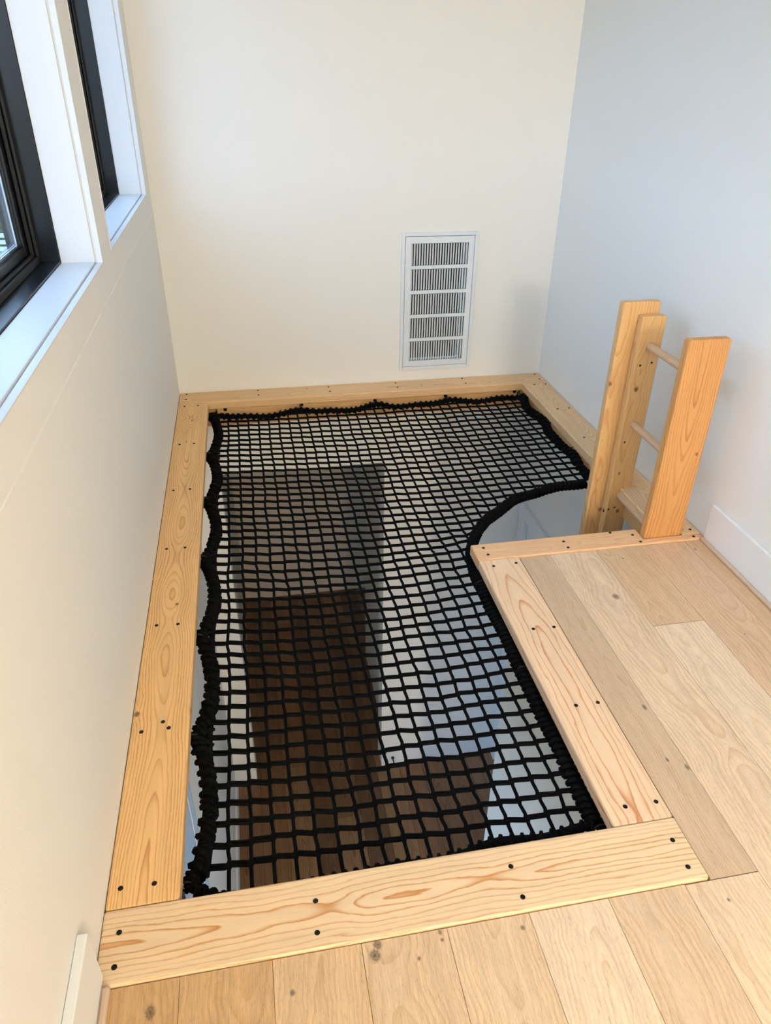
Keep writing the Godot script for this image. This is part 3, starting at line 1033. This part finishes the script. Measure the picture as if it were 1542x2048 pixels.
# ------------------------------------------------------------------ lower storey
func lower_storey() -> void:
	var wall := paint(Color(0.90, 0.885, 0.85))
	var white := mat(Color(0.92, 0.93, 0.94), 0.45)
	var f := group_node("floor_001")
	struct(f, "dark brown plank floor of the room below the net", "floor")
	var b := MB.new()
	b.box(Vector3(-0.22, LOW - 0.16, -2.4), Vector3(FAR + 0.14, LOW - 0.02, FRONT + 0.14))
	put("subfloor", b, mat(Color(0.1, 0.08, 0.07), 0.9), f)
	var tx := []
	for k in 4:
		tx.append(timber(wood(768, 96, {"len": 1.6, "wid": 0.165, "seed": 200 + k, "light": Color(0.56, 0.42, 0.29), "dark": Color(0.38, 0.265, 0.17), "ring": 0.012, "py": 0.08, "pz": 0.03, "wander": 0.06, "line": 0.7, "streak": 0.12, "tone": 0.1, "sharp": 0.3}), 0.45, [Color(1, 1, 1), Color(0.84, 0.84, 0.84), Color(0.94, 0.9, 0.86), Color(0.74, 0.72, 0.70)][k]))
	var rng := RandomNumberGenerator.new()
	rng.seed = 4
	var x := 0.0
	while x < 2.5:
		var z := -2.3 - rng.randf() * 1.2
		while z < FRONT:
			var e := minf(z + 1.6, FRONT)
			if e > -2.3:
				b = MB.new()
				b.bar(Vector3(x + 0.0006, LOW - 0.02, maxf(z, -2.3) + 0.0006), Vector3(minf(x + 0.165, 2.5) - 0.0006, LOW, e - 0.0006), 2, 0.0015, 1)
				put("plank", b, tx[rng.randi() % 4], f)
			z += 1.6
		x += 0.165
	b = MB.new()
	b.box(Vector3(1.196, LOW - 0.02, 1.6), Vector3(1.31, -0.131, OPEN + 1.0))
	struct(put("wall_platform", b, wall), "white wall below the platform, lit blue by the patio window", "wall")
	# hall beyond the doorway
	var tan := paint(Color(0.80, 0.74, 0.67))
	b = MB.new()
	b.box(Vector3(-0.05, LOW - 0.1, -2.3), Vector3(0.10, -0.3, -0.14))
	struct(put("wall_hall_left", b, wall), "pale left side wall of the dim hall below", "wall")
	b = MB.new()
	b.box(Vector3(-0.05, LOW - 0.1, -2.3), Vector3(2.6, -0.3, -2.1))
	struct(put("wall_hall_back", b, tan), "tan end wall of the dim hall below", "wall")
	b = MB.new()
	b.box(Vector3(1.10, LOW - 0.1, -1.15), Vector3(1.22, -0.3, -0.14))
	struct(put("wall_hall_right", b, wall), "pale side wall of the dim hall below", "wall")
	b = MB.new()
	b.box(Vector3(2.5, LOW - 0.1, -2.3), Vector3(2.6, -0.3, -0.14))
	struct(put("wall_hall_end", b, tan), "wall where the dim hall below turns right", "wall")
	b = MB.new()
	b.box(Vector3(-0.05, -0.42, -2.3), Vector3(2.6, -0.3, -0.14))
	struct(put("ceiling_001", b, wall), "white ceiling of the hall below", "ceiling")
	# baseboards
	b = MB.new()
	b.bar(Vector3(1.03, LOW, 0.0), Vector3(W, LOW + 0.14, 0.014), 0, 0.003)
	b.bar(Vector3(0.014, LOW, 0.0), Vector3(0.145, LOW + 0.14, 0.014), 0, 0.003)
	struct(put("baseboard_back", b, white), "white baseboard beside the doorway below the net", "baseboard")
	b = MB.new()
	b.bar(Vector3(0.0, LOW, 0.0), Vector3(0.014, LOW + 0.14, FRONT), 2, 0.003)
	struct(put("baseboard_left_001", b, white), "white baseboard under the window wall in the room below", "baseboard")
	b = MB.new()
	b.bar(Vector3(W - 0.014, LOW, 0.99), Vector3(W, LOW + 0.14, OPEN), 2, 0.003)
	struct(put("baseboard_right_001", b, white), "white baseboard beside the panelled door below", "baseboard")
	# panelled white door in the right wall
	var d := group_node("door_1", Vector3(W, LOW, 0.5))
	struct(d, "white panelled door in the right wall of the room below", "door")
	b = MB.new()
	for s in [[-0.485, -0.40], [0.395, 0.48]]:
		b.bar(Vector3(-0.018, 0, s[0]), Vector3(0.004, 2.065, s[1]), 1, 0.002, 2, 0)
	b.bar(Vector3(-0.02, 2.065, -0.495), Vector3(0.004, 2.155, 0.49), 2, 0.002, 2, 0)
	put("casing", b, white, d)
	b = MB.new()
	b.slab(0, 0.012, 0.05, [-0.40, 0.005, 0.395, 2.06], [[-0.29, 0.2, 0.285, 0.95], [-0.29, 1.08, 0.285, 1.94]])
	put("leaf", b, white, d)
	b = MB.new()
	b.box(Vector3(0.022, 0.19, -0.3), Vector3(0.04, 1.95, 0.295))
	put("panel", b, white, d)
	b = MB.new()
	b.tube(PackedVector3Array([Vector3(0.012, 0.98, 0.33), Vector3(-0.04, 0.98, 0.33), Vector3(-0.045, 0.98, 0.24)]), 0.008, 8)
	put("handle", b, mat(Color(0.04, 0.04, 0.04), 0.4, 0.5), d)
	# little black door stop on the baseboard
	b = MB.new()
	b.lathe(PackedVector2Array([Vector2(0.012, 0.0), Vector2(0.012, 0.006), Vector2(0.005, 0.008), Vector2(0.005, 0.055), Vector2(0.011, 0.057), Vector2(0.011, 0.068), Vector2(0, 0.069)]), 12)
	var ds := put("door_stop", b, mat(Color(0.02, 0.02, 0.02), 0.5), self, Vector3(1.11, LOW + 0.075, 0.0145))
	ds.rotation.x = PI / 2
	tag(ds, "small black door stop on the baseboard beside the doorway below", "door stop")
	# unseen lamp added to warm the lower back wall, shaped as a ceiling dome
	var o := group_node("low_fill_lamp", Vector3(0.9, -0.301, 5.6))
	tag(o, "unseen ceiling lamp added as fill for the room below the loft", "lamp")
	b = MB.new()
	b.lathe(PackedVector2Array([Vector2(0.0, -0.06), Vector2(0.09, -0.045), Vector2(0.13, 0.0)]), 20)
	var gm := mat(Color(1, 0.95, 0.85), 0.5)
	gm.emission_enabled = true
	gm.emission = Color(1.0, 0.86, 0.66)
	gm.emission_energy_multiplier = 0.3
	put("shade", b, gm, o)
	var l := OmniLight3D.new()
	l.name = "lamp_light"
	l.light_color = Color(1.0, 0.93, 0.80)
	l.light_energy = LOW_E
	l.light_size = 0.1
	l.omni_range = 12.0
	l.omni_attenuation = 2.0
	l.shadow_enabled = true
	l.position = Vector3(0, -0.12, 0)
	o.add_child(l, true)

# ------------------------------------------------------------------ outdoors, seen through the near window
func outdoors() -> void:
	var b := MB.new()
	b.box(Vector3(-60, -3.4, -60), Vector3(60, -3.2, 60))
	struct(put("ground", b, mat(Color(0.33, 0.34, 0.30), 0.9)), "grey green ground outside the windows", "ground")
	# raised deck of grey boards
	var d := group_node("deck", Vector3(-2.2, -1.5, -6))
	tag(d, "grey board deck outside the near window", "deck")
	var grey := mat(Color(0.60, 0.60, 0.66), 0.7)
	for k in 22:
		b = MB.new()
		b.bar(Vector3(-2.2 + k * 0.145, -0.03, -3.0), Vector3(-2.2 + k * 0.145 + 0.139, 0, 3.4), 2, 0.004, 1)
		put("board", b, grey, d)
	b = MB.new()
	for px in [-2.1, 0.8]:
		for pz in [-2.8, 3.2]:
			b.box(Vector3(px, -1.7, pz), Vector3(px + 0.12, -0.03, pz + 0.12))
	put("leg", b, grey, d)
	# white slatted fence
	var f := group_node("slat_fence", Vector3(-2.6, -1.5, -8.6))
	tag(f, "white horizontal slat fence outside the near window", "fence")
	var wm := mat(Color(0.88, 0.91, 0.95), 0.5)
	for k in 8:
		b = MB.new()
		b.bar(Vector3(-1.6, 0.03 + k * 0.094, 0), Vector3(1.9, 0.03 + k * 0.094 + 0.058, 0.03), 0, 0.004, 1)
		put("slat", b, wm, f)
	for px in [-1.55, -0.4, 0.35, 1.8]:
		b = MB.new()
		b.bar(Vector3(px, 0, -0.06), Vector3(px + 0.06, 0.8, -0.005), 1, 0.004, 1)
		put("post", b, mat(Color(0.20, 0.36, 0.50), 0.6), f)
	# shrubs behind the fence
	var rng := RandomNumberGenerator.new()
	rng.seed = 12
	var lab := ["green and yellow shrub behind the slat fence, nearest the house", "dark green shrub behind the slat fence, farther from the house"]
	for s in 2:
		var t := group_node("shrub" if s == 0 else "shrub_001", Vector3([-3.1, -5.2][s], -3.2, -10.4))
		tag(t, lab[s], "shrub")
		var leaves := MB.new()
		for k in 7000:
			var dir := Vector3(rng.randf_range(-1, 1), rng.randf_range(-1, 1), rng.randf_range(-1, 1))
			if dir.length() > 1.0 or dir.length() < 0.35:
				continue
			var c := Vector3(0, 2.6, 0) + dir * Vector3(0.95, 1.25, 0.8)
			var a := Vector3(rng.randf_range(-1, 1), rng.randf_range(-1, 1), rng.randf_range(-1, 1)).normalized()
			var e := a.cross(Vector3(rng.randf_range(-1, 1), 1, rng.randf_range(-1, 1))).normalized()
			var sz := rng.randf_range(0.05, 0.1)
			leaves.quad(c - a * sz, c + e * sz * 0.5, c + a * sz, c - e * sz * 0.5, a.cross(e).normalized())
		var lm := mat([Color(0.42, 0.50, 0.16), Color(0.20, 0.34, 0.14)][s], 0.6)
		lm.backlight_enabled = true
		lm.backlight = Color(0.2, 0.3, 0.05)
		var fo := put("foliage", leaves, lm, t)
		fo.set_meta("kind", "stuff")
		var tr := MB.new()
		tr.tube(PackedVector3Array([Vector3(0, 0, 0), Vector3(0.05, 1.2, 0.02), Vector3(0, 2.8, 0)]), 0.05, 8)
		put("stem", tr, mat(Color(0.25, 0.18, 0.12), 0.9), t)
